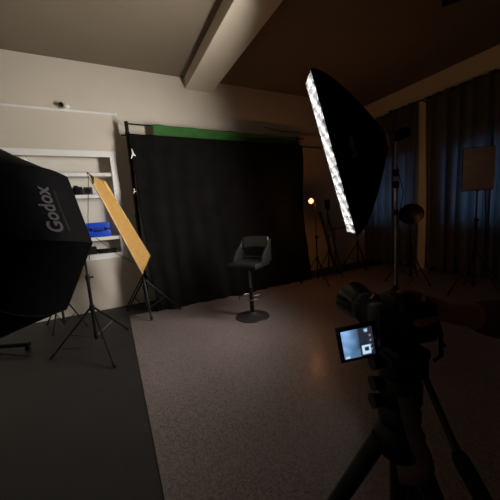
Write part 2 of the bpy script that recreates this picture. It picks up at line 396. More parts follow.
# monolight on it
lh = thing('studio_flash', 'black studio flash head behind the large octagonal softbox', 'studio light', hubp - on_ * .06)
MB().lathe([(0, .0), (.065, .0), (.07, .02), (.07, .22), (.06, .24), (0, .24)], hubp - on_ * .075, -on_).build('housing', blk_plastic, lh)
MB().tube([hubp - on_ * .15 - V((0, 0, .06)), hubp - on_ * .15 - V((0, 0, .16))], .02).build('mount', blk_metal, lh)
sb = V((hubp.x - on_.x * .15, hubp.y - on_.y * .15, 0))
st_ = thing('light_stand', 'black tripod stand under the octagonal softbox, just out at left', 'light stand', sb)
light_stand(st_, sb, hubp.z - .16, r=.40, az0=PI * .98, ztop=.5)

# ------------------------------------------------------------------ strip softbox (the key light)
az, ti, ro = 2.621, .258, -.052
sn = V((math.cos(az) * math.cos(ti), math.sin(az) * math.cos(ti), -math.sin(ti)))
w_ = V((-math.sin(az), math.cos(az), 0)); up = sn.cross(w_)
if up.z < 0: up = -up
w2 = up.cross(sn); sw = w2 * math.cos(ro) + up * math.sin(ro); su = up * math.cos(ro) - w2 * math.sin(ro)
SK = 1.10; LIGHT_UP = 0.27
SF = CAM + (V((1.928, 2.043, 1.865)) - CAM) * SK; SL, SW, SD = 1.50 * SK, .29 * SK, .50 * SK
pole_base = V((SF.x - sn.x * (SD + .1) , SF.y - sn.y * (SD + .1), 0))
sx = thing('strip_softbox', 'tall narrow black strip softbox with glowing white front on chrome stand', 'softbox', SF - sn * SD)
def srect(t, e=0):    # half sizes at depth t (0 front, 1 hub)
    g = max(0.0, 1 - t ** 1.42)
    return (SW / 2 - .05) * g + .05, (SL / 2 - .06) * g + .06
def spt(t, a, b_):   # a,b in -1..1 around the rectangle
    hw, hl = srect(t); return SF - sn * (SD * t) + sw * (a * hw) + su * (b_ * hl)
def swall(a0, b0, a1, b1, nu):
    def fn(u, v):
        t = v; p = spt(t, a0 + (a1 - a0) * u, b0 + (b1 - b0) * u); hw, hl = srect(t)
        s_ = math.sin(PI * u) * math.sin(PI * t) * .012
        c_ = SF - sn * (SD * t); return p + (p - c_).normalized() * s_
    return fn
mb = MB()
for q in ((-1, -1, 1, -1), (1, -1, 1, 1), (1, 1, -1, 1), (-1, 1, -1, -1)): mb.grid(swall(*q, 10), 14, 20)
mb.build('canopy', softbox_m, sx)
pp = MB()
for q in ((-1, -1), (1, -1), (1, 1), (-1, 1)): pp.tube([spt(i / 20, *q) for i in range(21)], .006, 6)
pp.build('seam_piping', softbox_m, sx)
# egg-crate grid in front of the diffuser
grid_m = mat('grey_grid_fabric', (.027, .0275, .029), .9, var=.75, scale=75, spec=.1)
gr = MB(); cell = .0485; gd = .0115
nw = 10; nl = 34
for i in range(1, nw):
    x = -SW / 2 + .003 + (SW - .006) * i / nw; 
    def fn(u, v, x=x): return SF + sn * (.004 + gd * v) + sw * (x + .004 * math.sin(u * 47 + x * 30) * v) + su * ((u - .5) * (SL - .01))
    gr.grid(fn, 60, 1)
for j in range(nl + 1):
    y = -SL / 2 + .005 + (SL - .01) * j / nl
    def fn(u, v, y=y): return SF + sn * (.004 + .008 * v) + sw * ((u - .5) * (SW - .006)) + su * (y + .004 * math.sin(u * 9 + y * 50) * v)
    gr.grid(fn, 8, 1)
gr.build('honeycomb_grid', grid_m, sx, smooth=False)
rimb = MB().tube([SF + sw * a * (SW / 2 + .002) + su * b_ * (SL / 2 + .002) + sn * .004 for a, b_ in ((-1, -1), (1, -1), (1, 1), (-1, 1))], .011, 8, closed=True)
rimb.build('rim_band', softbox_m, sx)
df = MB().add([SF + sw * a * SW * .42 + su * b_ * SL * .45 - sn * .06 for a, b_ in ((-1, -1), (1, -1), (1, 1), (-1, 1))], [(0, 1, 2, 3)])
df.build('front_diffuser', emis('lit_diffuser', (1, .98, .95), 1.0), sx, smooth=False)
MB().box(SF - sn * (SD + .0) , (.16, .16, .03), Matrix((sw, su, sn)).transposed(), bev=.01).build('speed_ring', chrome, sx)
def ssurf(s, v):
    t = v / SD; hw, hl = srect(t)
    p = SF - sn * v - sw * hw + su * s
    return p - sw * (.010 + .012 * math.sin(PI * t))
# the side facing the camera
SIDE = -1 if (SF - sw * .2 - CAM).length < (SF + sw * .2 - CAM).length else 1
def ssurf(s, v):
    t = v / SD; hw, hl = srect(t)
    return SF - sn * v + sw * (SIDE * (hw + .016)) + su * s
put_text('Godox', lambda s, v: ssurf(s, .33 - v), .20, .03, .13, sx, 'logo_lettering', mat('pale_grey_print', (.25, .25, .26), .8, var=.05), 1.0, .01)
NSEG = 18; seg = (SL - .02) / NSEG
hn_ = V((sn.x, sn.y, LIGHT_UP)).normalized(); hw_ = V((0, 0, 1)).cross(hn_).normalized(); hu_ = hn_.cross(hw_)
for k in range(NSEG):
    ld = bpy.data.lights.new('strip_light', 'AREA'); ld.shape = 'RECTANGLE'; ld.size = SW - .03; ld.size_y = seg * .96
    ld.energy = 148 / NSEG; ld.color = (1.0, .955, .90)
    lo = bpy.data.objects.new('strip_light', ld); COL.objects.link(lo)
    lm = Matrix((hw_, hu_, hn_)).transposed()
    lm = Matrix((hw_, -hu_, -hn_)).transposed().to_4x4(); lm.translation = SF - sn * .014 + su * ((k + .5) * seg - (SL - .02) / 2); lo.matrix_world = lm
# flash head and stand
hb = SF - sn * (SD + .02)
fh = thing('studio_flash', 'silver and black studio flash head behind the strip softbox', 'studio light', hb)
MB().lathe([(0, 0), (.055, 0), (.058, .02), (.058, .06), (.05, .07), (0, .07)], hb, -sn).build('front_ring', chrome, fh)
MB().lathe([(0, .0), (.05, .0), (.055, .02), (.055, .14), (.045, .16), (0, .16)], hb - sn * .07, -sn).build('housing', blk_plastic, fh)
yk = V((hb.x - sn.x * .10, hb.y - sn.y * .10, hb.z - .07 + .03))
MB().tube([yk + V((0, 0, .02)), yk - V((0, 0, .09))], .016).build('mount', chrome, fh)
pb = V((yk.x, yk.y, 0))
ss = thing('light_stand', 'chrome light stand carrying the strip softbox, behind the video camera', 'light stand', pb)
light_stand(ss, pb, yk.z - .09, r=.5, az0=.6, ztop=.5, thick=.011, topm=chrome, m=blk_metal, upper=.68)
for dz, s_ in ((.30, 1), (.42, -1)):
    c = pb + V((0, 0, yk.z - dz)); MB().box(c, (.05, .045, .07), bev=.01).build('grip_clamp', blk_plastic, ss)
MB().tube([pb + V((0, 0, yk.z - .2)), pb + V((.05, -.05, yk.z - .5)), pb + V((.02, .02, yk.z - .95)), pb + V((.05, 0, .3)), pb + V((.12, -.05, .03))], .005, 6).build('power_cable', blk_rubber, ss)

# ------------------------------------------------------------------ tripod with the gold reflector
rbp = V((-.31, 3.50, 0))
s1 = thing('light_stand', 'black tripod light stand in front of the white wall, beside the octagonal softbox', 'light stand', rbp)
light_stand(s1, rbp, 1.32, ztop=.47, thick=.014, feet=[on_z(51, 360), on_z(115, 368), on_z(128, 330)], upper=.62)
topz = on_y(88, 174, 3.62)
gc = on_y(143, 273, 4.12)
gb = V((gc.x, gc.y, 0)); gb = V((.36, 4.22, 0)); gtop = on_y(143, 275, 4.12)
s2 = thing('light_stand', 'low black tripod stand holding the lower end of the gold reflector', 'light stand', gb)
gb2 = V((gtop.x, gtop.y, 0))
light_stand(s2, gb2, gtop.z - .02, ztop=gtop.z - .08, thick=.015, feet=[on_z(152, 321), on_z(128, 311), V((.80, 4.20, 0))], upper=.75)
ytn, ytf = 3.72, 4.05; ybn, ybf = 4.02, 4.22
A = on_y(88, 174, ytn); B = on_y(104, 181, ytf); Cc = on_y(150, 256, ybf); D = on_y(142.5, 274, ybn)
g = thing('gold_reflector', 'long gold fabric reflector panel leaning diagonally on a low tripod', 'reflector', (D.x, D.y, D.z))
nn = (B - A).cross(D - A).normalized()
def gfn(u, v):
    p = A.lerp(B, u).lerp(D.lerp(Cc, u), v)
    # slightly pointed lower end
    wv = noise.noise(V((u * 3, v * 14, 1))) * .010 + noise.noise(V((u * 6, v * 30, 5))) * .004
    return p + nn * (wv * math.sin(PI * u) ** .5 if 0 < u < 1 else 0)
MB().grid(gfn, 12, 60).build('gold_fabric', gold_m, g, thick=.006)
mb = MB().tube([A, B, Cc, D], .009, 8, closed=True); mb.build('frame', mat('pale_gold_edge', (.42, .29, .13), .6, .1), g)
e1 = (D - A).normalized(); e2 = (B - A).normalized()
MB().add([A - e1 * .02, A + e2 * .085 + e1 * .02, A + e1 * .12 - e2 * .01], [(0, 1, 2)]).build('corner_pocket', blk_rubber, g, thick=.02)
# folded flap on the upper part
fa = B + e1 * .03; fb = B + e1 * .36
MB().grid(lambda u, v: fa.lerp(fb, v) - e2 * (.10 * u * (1 - v)) + nn * (-.03 * math.sin(PI * u) - .004), 6, 10).build('folded_flap', gold_m, g, thick=.004)
tc_ = A + e1 * .01
tp = s1.location + V((0, 0, 1.3))
tag(MB().tube([tc_, tc_.lerp(V((-.29, 3.52, 1.0)), .5), V((-.27, 3.54, 1.0))], .0035, 6).build('hanging_cord', blk_rubber), 'thin black cord hanging straight down from the top of gold reflector', 'cord')
p0 = on_y(96, 238, 4.0); p1 = on_y(136, 264, 4.10)
tag(MB().tube([p0, p0.lerp(p1, .5) - V((0, 0, .03)), p1], .004, 6).build('reflector_cord', blk_rubber), 'thin dark cord slanting under the gold reflector toward its tripod', 'cord')
# black bag / weight by low tripod
c = V((.62, 4.47, 0))
t = thing('sandbag', 'black sandbag slumped on the floor at the backdrop left corner', 'sandbag', c)
mb = MB()
for s_ in (-1, 1): mb.ell(c + V((s_ * .10, 0, .055)), (.11, .13, .058), Matrix.Rotation(s_ * .2, 3, 'Y'))
mb.build('bag', blk_rubber, t)
MB().tube([c + V((-.08, 0, .1)), c + V((-.04, 0, .16)), c + V((.04, 0, .16)), c + V((.08, 0, .1))], .009, 8).build('handle', blk_rubber, t)

# tripod behind the octagonal softbox
c = V((-.72, 4.30, 0))
s3 = thing('light_stand', 'black light stand whose thin feet show beneath the octagonal softbox', 'light stand', c)
light_stand(s3, c, 1.25, ztop=.5, thick=.012, feet=[on_z(88, 327), on_z(53, 337), V((-1.0, 4.75, 0))], upper=.6)
# rolling base at left edge
c = on_z(-70, 351, .085); c.z = 0
rs = thing('rolling_stand', 'low black rolling stand base with flat bars at the left edge', 'rolling stand', c)
e = on_z(30, 346, .06); e2_ = on_z(28, 355, .03)
for p, r_ in ((e, .022), (on_z(-110, 372, .06), .022)):
    d = (V((p.x, p.y, 0)) - c); L = d.length; d.normalize(); rot = Matrix.Rotation(math.atan2(d.y, d.x), 3, 'Z')
    bar = MB().box(c + d * L / 2 + V((0, 0, .085)), (L, .05, .045), rot, bev=.006).build('base_bar', blk_metal, rs)
    MB().lathe([(0, -.012), (.028, -.012), (.03, 0), (.028, .012), (0, .012)], c + d * (L - .03) + V((0, 0, .031)), (-d.y, d.x, 0)).build('caster_wheel', blk_rubber, bar)
for p in (e2_, V((-1.9, 3.9, .03))):
    q = V((p.x, p.y, .02)); l_ = MB().tube([c + V((0, 0, .12)), q], .010, 8).build('leg', blk_metal, rs)
MB().tube([c + V((0, 0, .06)), c + V((0, 0, .95))], .018, 12).build('pole', blk_metal, rs)
MB().lathe([(0, 0), (.04, 0), (.04, .05), (0, .05)], c + V((0, 0, .07))).build('hub', blk_plastic, rs)
MB().box(c + V((0, 0, .97)), (.22, .16, .03), bev=.01).build('tray', blk_plastic, rs)

# ------------------------------------------------------------------ backdrop
YBK = 4.45
BY = 4.79
pl = V((on_y(127, 130, BY).x, BY, 0)); pr = V((on_y(297, 145, BY).x, BY, 0))
bs = thing('backdrop_stand', 'black backdrop stand with two crossbars carrying green and black cloths', 'backdrop stand', ((pl.x + pr.x) / 2, 4.5, 0))
ga = on_y(125, 123.5, BY + .03); gb_ = on_y(304, 139, BY + .03)
for p in (pl, pr):
    top = (ga.z if p is pl else gb_.z) + .02
    MB().tube([p + V((0, 0, .08)), p + V((0, 0, 1.5))], .030, 12).build('upright_pole', blk_metal, bs)
    MB().tube([p + V((0, 0, 1.45)), p + V((0, 0, top))], .028, 12).build('upper_pole', blk_metal, bs)
    MB().lathe([(0, 0), (.036, 0), (.036, .07), (0, .07)], p + V((0, 0, 1.45))).build('clamp_collar', blk_plastic, bs)
    MB().box(p + V((0, 0, top - .19)), (.07, .07, .07), bev=.01).build('bar_bracket', blk_plastic, bs)
    for k in range(3):
        a = PI / 2 + k * 2 * PI / 3 + PI; f = p + V((math.cos(a) * .30, math.sin(a) * .27 if k else .0, .012))
        if k == 0: f = p + V((0, -.05, .012))
        else: f = p + V((.30 * (1 if k == 1 else -1), .18, .012))
        if k == 0: f = p + V((0, .0, .012)); 
        if k: MB().tube([p + V((0, 0, .55)), f], .011, 8).build('leg', blk_metal, bs)
        else: MB().tube([p + V((0, 0, .5)), p + V((0, 0, .0))], .014, 8).build('leg', blk_metal, bs)
ga = on_y(125, 123.5, BY + .03); gb_ = on_y(304, 139, BY + .03)
cbk = MB().tube([ga, gb_], .012, 10); cbk.build('crossbar', blk_metal, bs)
ba = on_y(121, 135, BY - .04); bb = on_y(322, 148, BY - .04)
cbk = MB().tube([ba, bb], .014, 10); cbk.build('crossbar', blk_metal, bs)
# black cloth
XL0, XR0 = on_y(128.5, 137, 4.73).x, on_y(301.5, 146, 4.73).x
ZT0 = ba.z + .016; ZT1 = bb.z + .016
def clothfn(u, v):
    # u along x, v from top (0) down
    zt = ZT0 + (ZT1 - ZT0) * u; z = zt - (zt - .007) * v
    xl = XL0 + .012 * math.sin(v * 5) + .10 * v ** 2 - .010 * math.sin(v * 19); xr = XR0 - .24 * v + .03 * math.sin(v * 7 + 1)
    x = xl + (xr - xl) * u
    amp = .010 + .040 * v ** 1.2
    n1 = noise.noise(V((x * 2.2, v * .5, 0))); n2 = noise.noise(V((x * 6.5 + v * .6, v * 1.2, 3)))
    y = 4.72 - .41 * v ** 1.3 + amp * (n1 * 1.3 + n2 * .8 + .35 * math.sin(x * 23 + 2 * math.sin(v * 3)))
    y += .022 * noise.noise(V((x * 1.5, v * 7 + x * .8, 7)))
    # diagonal pull folds near the top left corner and edges
    y += .03 * math.exp(-u * 9) * math.sin(v * 26 + u * 30) * (.3 + v)
    # horizontal crease
    crease = .462 + .03 * math.sin(x * 1.3); y += .020 * math.exp(-((v - crease) / .012) ** 2) * (1 if u < .7 else .3)
    return V((x, min(y, 4.735), z + .004 + .01 * noise.noise(V((x * 3, 0, 9))) * (1 if v > .95 else 0)))
bc = MB().grid(clothfn, 200, 110)
bc.grid(lambda u, v: V((XL0 + (XR0 - XL0) * u, 4.75 - .024 * math.cos(PI * v), ZT0 - .012 + (ZT1 - ZT0) * u + .022 * math.sin(PI * v))), 40, 8)
tag(bc.build('black_backdrop', cloth_blk, thick=.003), 'large black cloth backdrop with soft folds hanging behind the bar stool', 'backdrop')
# green cloth behind, hanging over upper bar
GX0, GX1 = on_y(153, 130, BY).x, on_y(297, 142, BY).x
def gfn2(u, v):
    x = GX0 + (GX1 - GX0) * u
    ztop = ga.z + .012 + (gb_.z - ga.z) * (x - ga.x) / (gb_.x - ga.x) + .018 * noise.noise(V((x * 4, 0, 2)))
    z = ztop - .60 * v
    y = BY + .005 + (.012 if v > .02 else 0) + .010 * noise.noise(V((x * 9, v * 5, 4))) - .006 * math.sin(x * 9 + v * 30)
    return V((x, y - .004 * v, z))
tag(MB().grid(gfn2, 120, 24).build('green_backdrop', cloth_grn, thick=.003), 'green muslin cloth hanging over the upper bar behind the black backdrop', 'backdrop')
# folded grey layer edge visible above green cloth
def gf3(u, v):
    x = GX0 + .25 + (GX1 - GX0 - .2) * u
    return V((x, BY + .06 + .01 * noise.noise(V((x * 5, v * 3, 0))), ga.z + .025 + (gb_.z - ga.z) * u + .015 * noise.noise(V((x * 3, 1, 0))) - .5 * v))
tag(MB().grid(gf3, 80, 10).build('grey_backdrop', mat('taupe_muslin', (.20, .16, .14), .9, var=.15), thick=.003), 'thin taupe cloth edge just above the green cloth', 'backdrop')
# white clamps
wc = [on_y(133, 154, 4.66), on_y(134.5, 191, 4.59)]
for i, p in enumerate(wc):
    s_ = 1 - .45 * i
    t = thing('spring_clamp', ['white spring clamp gripping the upper left edge of the black backdrop', 'tiny white clip midway down the left edge of the black backdrop'][i], 'clamp', p)
    MB().tube([p + V((-.035 * s_, 0, -.07 * s_)), p + V((0, -.01, 0)), p + V((-.01 * s_, 0, .075 * s_))], [.007 * s_, .016 * s_, .006 * s_], 8).build('jaw', white_m, t)
    MB().tube([p + V((0, -.01, 0)), p + V((.035 * s_, -.005, -.03 * s_))], [.015 * s_, .008 * s_], 8).build('handle', white_m, t)

# ------------------------------------------------------------------ bar stool
cb_ = V((1.57, 3.25, 0)); ca = math.radians(-146)    # the way the seat faces
bsr = thing('bar_stool', 'dark grey upholstered bar stool with low arms and round pedestal base', 'stool', cb_)
MB().lathe([(0, .004), (.225, .004), (.232, .010), (.225, .020), (.15, .034), (.06, .052), (.035, .075), (0, .075)], cb_, n=48).build('round_base', mat('dark_metal_base', (.045, .042, .042), .35, .5), bsr)
MB().tube([cb_ + V((0, 0, .06)), cb_ + V((0, 0, .42))], .028, 16).build('post', blk_metal, bsr)
MB().tube([cb_ + V((0, 0, .38)), cb_ + V((0, 0, .72))], .019, 14).build('gas_lift', chrome, bsr)
fx = V((math.cos(ca), math.sin(ca), 0)); sx_ = V((-fx.y, fx.x, 0))
def cl(x, y, z): return cb_ + sx_ * x + fx * y + V((0, 0, z))       # x side, y forward
ring = [cl(math.sin(a) * .15, -.0 + math.cos(a) * .16 + .03, .295) for a in [(-.80 + 1.6 * i / 20) * PI for i in range(21)]]
fr_ = MB().tube(ring, .0085, 8); fr_.tube([ring[0], cl(0, 0, .295)], .0085, 8); fr_.tube([ring[-1], cl(0, 0, .295)], .0085, 8)
fr_.build('footrest_ring', chrome, bsr)
RC = Matrix((sx_, fx, V((0, 0, 1)))).transposed()
SZt = .76
MB().box(cl(0, .0, SZt - .07), (.22, .22, .035), RC, bev=.008).build('seat_plate', blk_metal, bsr)
MB().box(cl(0, .01, SZt - .02), (.43, .42, .075), RC, bev=.028).build('seat', chair_m, bsr)
def slab(pts, th, name, m=chair_m):
    mb = MB(); mb.add(pts[0], pts[1]); return mb
# side panels: low arms rising toward the back
for s_ in (-1, 1):
    prof = [(.05, .0), (.03, .07), (-.03, .15), (-.12, .20), (-.19, .28), (-.235, .30), (-.225, .0)]
    hole = None
    outl = [cl(s_ * .198, y, SZt - .01 + z) for y, z in prof]; inn = [cl(s_ * .226, y, SZt - .01 + z) for y, z in prof]
    n = len(prof); fs = [tuple(range(n)), tuple(range(2 * n - 1, n - 1, -1))] + [(i, (i + 1) % n, n + (i + 1) % n, n + i) for i in range(n)]
    mm = MB(); bm = bmesh.new(); vs = [bm.verts.new(p) for p in outl + inn]
    for f in fs: bm.faces.new([vs[i] for i in f])
    bmesh.ops.recalc_face_normals(bm, faces=bm.faces[:]); bmesh.ops.bevel(bm, geom=bm.edges[:], offset=.008, segments=2, affect='EDGES', profile=.6)
    bm.verts.index_update(); mm.add([v.co.copy() for v in bm.verts], [[v.index for v in f.verts] for f in bm.faces]); bm.free()
    mm.build('armrest', chair_m, bsr)
# backrest: curved upper pad with an open gap beneath
def bkfn(off):
    def fn(u, v):
        x = -.20 + .40 * u; bow = .03 * (1 - (2 * u - 1) ** 2)
        return cl(x, -.215 - bow - off + .02 * (1 - v), SZt + .165 + .165 * v - .012 * (2 * u - 1) ** 2)
    return fn
MB().grid(bkfn(0), 14, 6).build('backrest', chair_m, bsr, thick=.035)
lw = MB().grid(lambda u, v: cl(-.20 + .40 * u, -.215 - .03 * (1 - (2 * u - 1) ** 2), SZt + .0 + .05 * v), 14, 2)
lw.build('lower_back_rail', chair_m, bsr, thick=.03)

# ------------------------------------------------------------------ warm lamp and its stand
lb = on_z(318, 284); lamp = on_y(311, 201, lb.y - .05)
t = thing('light_stand', 'thin black light stand holding the small glowing orange lamp', 'light stand', lb)
light_stand(t, lb, lamp.z - .07, r=.32, az0=.5, ztop=.5, thick=.011)
t = thing('tungsten_lamp', 'small glowing orange bulb lamp on a thin stand beside the backdrop', 'lamp', (lb.x, lb.y, lamp.z - .07))
lc = V((lamp.x, lamp.y, lamp.z))
MB().ell(lc, (.034, .034, .038)).build('bulb', bulb_m, t)
MB().tube([V((lb.x, lb.y, lamp.z - .08)), V((lb.x, lb.y, lamp.z - .02)), lc + (V((lb.x, lb.y, lamp.z)) - lc).normalized() * .055], .014, 10).build('holder', blk_plastic, t)
back = (lc - CAM).normalized()
MB().lathe([(.02, .01), (.04, .0), (.052, -.02)], lc + back * .045, back).build('halo_ring', mat('copper_halo_ring', (.25, .12, .05), .5, .6), t)  # added ring lit by the bulb, stands in for its orange halo
pd = bpy.data.lights.new('lamp_glow', 'POINT'); pd.energy = 9; pd.color = (1, .36, .09); pd.shadow_soft_size = .036
po = bpy.data.objects.new('lamp_glow', pd); COL.objects.link(po); po.location = lc - back * .065

# things in the dark corner right of the backdrop
c = V((3.98, 4.35, 0)); hd = on_y(325, 204, 4.35)
c = V((hd.x + .06, 4.35, 0))
t = thing('light_stand', 'thin black stand with small dark head right of the orange lamp', 'light stand', c)
light_stand(t, c, hd.z - .1, r=.3, az0=.9, ztop=.5, thick=.011)
t2 = thing('speedlight_flash', 'small dark upright flash head on the stand right of the orange lamp', 'flash', (c.x, c.y, hd.z - .1))
MB().box((c.x, c.y, hd.z), (.09, .07, .17), bev=.012).build('flash_head', blk_plastic, t2)
MB().box((c.x, c.y, hd.z - .105), (.06, .05, .05), bev=.008).build('mount', blk_metal, t2)
for i, (a_, b2, r_, lab) in enumerate((((322, 212, 4.85), (336, 281, 4.45), .030, 'dark rolled tube leaning on the back wall, nearest the orange lamp'), ((329, 215, 4.88), (341, 279, 4.5), .022, 'thinner dark pole leaning beside the rolled tube on back wall'))):
    p = on_y(*a_); q = on_y(*b2[:2], b2[2]); q.z = r_ * .6
    p = V((p.x, 4.95 - r_, p.z))
    mb = MB().tube([q, p], r_, 14)
    tag(mb.build('rolled_backdrop' if i == 0 else 'pole', mat('dark_card_tube', (.035, .03, .028), .7)), lab, 'roll' if i == 0 else 'pole')
c = V((4.62, 4.20, 0)); c = V(on_z(358, 268)); 
t = thing('tripod', 'small empty black tripod standing in the corner behind the strip softbox', 'tripod', c)
hz = on_y(357, 236, c.y).z
light_stand(t, c, hz, r=.36, az0=.2, ztop=hz - .18, thick=.014, upper=.8)
a0 = on_y(331, 229, 4.7); a1 = on_y(347, 229.5, 4.7); 
t = thing('t_bar_stand', 'dark thin T shaped stand in the corner beside the leaning poles', 'stand', ((a0.x + .08), 4.7, 0))
cc = V((a0.x + .10, 4.7, 0))
MB().tube([cc, cc + V((0, 0, a0.z))], .011, 8).build('pole', blk_metal, t)
MB().tube([V((a0.x, 4.7, a0.z)), V((a1.x + .1, 4.7, a0.z))], .010, 8).build('crossbar', blk_metal, t)
MB().lathe([(0, 0), (.14, 0), (.14, .01), (.03, .02), (0, .02)], cc + V((0, 0, .006))).build('base_plate', blk_metal, t)

# ------------------------------------------------------------------ round fresnel light near curtain
c = V((4.75, 3.05, 0)); hc = on_y(411, 213, 3.05); c = V((hc.x, hc.y, 0))
t = thing('light_stand', 'black light stand under the round studio lamp before the curtain', 'light stand', c)
light_stand(t, c, hc.z - .14, r=.42, az0=.3, ztop=.55, thick=.012)
t = thing('round_studio_lamp', 'round dark studio lamp with dish reflector on stand before the curtain', 'studio light', hc - V((0, 0, .14)))
dr = V((-.75, -.55, -.35)).normalized()
MB().lathe([(.05, -.10), (.10, -.06), (.16, .0), (.19, .05), (.195, .055), (.185, .05), (.15, .0), (.09, -.05), (0, -.06)], hc, dr).build('dish', mat('dark_bronze_dish', (.05, .035, .025), .5, .4), t)
MB().lathe([(0, -.26), (.055, -.26), (.065, -.23), (.065, -.1), (0, -.1)], hc, dr).build('housing', blk_plastic, t)
MB().tube([hc - dr * .15, hc - dr * .15 - V((0, 0, .07)), hc - V((0, 0, .15))], .014).build('mount', blk_metal, t)
cable = [hc - dr * .2 + V((0, 0, -.05)), hc + V((.02, .05, -.28)), hc + V((-.08, -.03, -.42)), hc + V((.03, 0, -.62)), hc + V((.0, .04, -.9)), V((hc.x + .05, hc.y, .05)), V((hc.x - .2, hc.y - .1, .012))]
MB().tube(cable, .007, 6).build('cable', blk_rubber, t)

# ------------------------------------------------------------------ flat panel light at right
c = V((4.72, 2.20, 0)); pc = on_x(478, 169, 4.72); c = V((pc.x, pc.y, 0))
t = thing('light_stand', 'black light stand holding the flat rectangular panel by the right curtain', 'light stand', c)
light_stand(t, c + V((0, 0, 0)), pc.z - .30, r=.42, az0=2.8, ztop=.62, thick=.012, upper=.72)
t = thing('panel_light', 'flat rectangular brownish panel light before the right curtain', 'panel light', (pc.x, pc.y, pc.z - .3))
pn = V((-.72, -.69, 0)).normalized(); pw = V((pn.y, -pn.x, 0)) ; pw = V((-pn.y, pn.x, 0))
RP = Matrix((pw, -pn, V((0, 0, 1)))).transposed()
MB().box(pc, (.375, .035, .60), RP, bev=.008).build('panel_frame', blk_plastic, t)
MB().box(pc + pn * .019, (.365, .006, .585), RP, bev=.002).build('diffuser', mat('brownish_diffuser', (.48, .36, .30), .7), t)
MB().tube([pc - pn * .03 + V((0, 0, -.05)), pc - pn * .06 + V((0, 0, -.2)), V((pc.x, pc.y, pc.z - .31))], .016, 8).build('mount', blk_metal, t)
MB().tube([pc - pn * .03 + pw * .1 + V((0, 0, -.25)), pc + pw * .12 + V((0, 0, -.8)), pc + pw * .13 + V((0, 0, -1.4)), V((pc.x, pc.y, .012)) + pw * .3], .006, 6).build('power_cable', blk_rubber, t)

# ------------------------------------------------------------------ curtains
rod = thing('curtain_rod', 'black curtain rod running along the right wall above the curtains', 'curtain rod', (5.70, 3, 3.34))
RX = 5.70; RZ = 3.36
MB().tube([(RX, 4.20, RZ + .03), (RX, .9, RZ - .03)], .014, 10).build('rod', blk_metal, rod)
MB().lathe([(0, -.04), (.02, -.035), (.034, 0), (.02, .035), (0, .04)], (RX, 4.22, RZ + .03), (0, 1, 0)).build('finial', blk_metal, rod)
for y in (4.12, 3.52, 1.2):
    MB().tube([(RX, y, RZ), (XR - .001, y, RZ - .02)], .012, 8).build('bracket', blk_metal, rod)
def curtain(ya, yb, label, zt, name='curtain', freq=15, seed=0, xo=0.0):
    def fn(u, v):
        y = ya + (yb - ya) * u; z = zt + (.06) * 0 - (zt - .02) * v
        a = .045 + .03 * v
        ph = u * abs(yb - ya) * freq + 1.2 * noise.noise(V((u * 3, v * .8, seed)))
        x = RX - .005 + a * math.sin(ph * 2) * (.7 + .5 * noise.noise(V((u * 8, seed, 0)))) + .02 * noise.noise(V((u * 5, v * 2, seed + 3))) + xo * v
        pinch = 1
        return V((min(x, XR - .03), y + .02 * math.sin(ph * 2 + 1.5), z + .012 * math.sin(ph * 4)))
    return tag(MB().grid(fn, int(60 * abs(yb - ya)) + 30, 30).build('curtain', curtain_m, thick=.002), label, 'curtain')
curtain(4.92, 4.14, 'dark brown curtain in the corner just behind the strip softbox', 3.38, seed=1)
curtain(4.16, 3.68, 'narrow dark curtain between the strip softbox and the bare wall strip', 3.40, seed=2)
curtain(3.44, 2.36, 'wide dark curtain with bluish window glow beside the bare wall strip', 3.40, seed=3)
curtain(2.40, 1.0, 'wide dark curtain at right edge behind the flat panel light', 3.38, seed=4)

# ------------------------------------------------------------------ ceiling fan, only a blade tip in frame
tipp = on_z(441, 3, 3.46)
hubf = tipp + V((.0, -.0, 0)) + V((.35, -.52, 0)).normalized() * .72
fan = thing('ceiling_fan', 'dark ceiling fan whose blade tip shows at the top right edge', 'fan', (hubf.x, hubf.y, ZC))
MB().tube([(hubf.x, hubf.y, ZC), (hubf.x, hubf.y, 3.5)], .015).build('down_rod', blk_metal, fan)
MB().lathe([(0, 0), (.06, 0), (.10, .03), (.10, .09), (.05, .12), (0, .12)], (hubf.x, hubf.y, 3.42)).build('motor', blk_metal, fan)
MB().lathe([(0, 0), (.07, 0), (.05, -.05), (0, -.05)], (hubf.x, hubf.y, ZC)).build('canopy', blk_metal, fan)
d0 = (V((tipp.x, tipp.y, 0)) - V((hubf.x, hubf.y, 0))).normalized(); a0_ = math.atan2(d0.y, d0.x)
for k in range(3):
    a = a0_ + k * 2 * PI / 3; R3 = Matrix.Rotation(a, 3, 'Z') @ Matrix.Rotation(.18, 3, 'X')
    MB().box(V((hubf.x, hubf.y, 3.46)) + R3 @ V((.41, 0, 0)), (.60, .12, .010), R3, bev=.003).build('blade', blk_plastic, fan)

# ------------------------------------------------------------------ video camera on tripod (foreground)
vc = at_d(402, 322, .58)
vh = V((1.57 - vc.x, 3.25 - vc.y, 0)).normalized(); vh = (vh + V((0, 0, -.02))).normalized()
vx = vh.cross(V((0, 0, 1))).normalized(); vz = vx.cross(vh)
RV = Matrix((vx, vh, vz)).transposed()
def vl(x, y, z): return vc + vx * x + vh * y + vz * z
vcam = thing('video_camera', 'black mirrorless video camera on the foreground tripod with flipped-out screen', 'camera', vl(0, 0, -.055))
MB().box(vl(0, 0, 0), (.132, .05, .085), RV, bev=.012).build('body', blk_plastic, vcam)
MB().box(vl(.052, .022, -.003), (.032, .045, .078), RV, bev=.012).build('grip', blk_rubber, vcam)
MB().box(vl(-.01, .0, .05), (.05, .055, .03), RV, bev=.010).build('viewfinder_hump', blk_plastic, vcam)
MB().box(vl(-.01, -.035, .045), (.036, .02, .026), RV, bev=.006).build('eyecup', blk_rubber, vcam)
MB().lathe([(0, 0), (.010, 0), (.010, .012), (0, .012)], vl(.045, .0, .043), vz, 14).build('mode_dial', chrome, vcam)
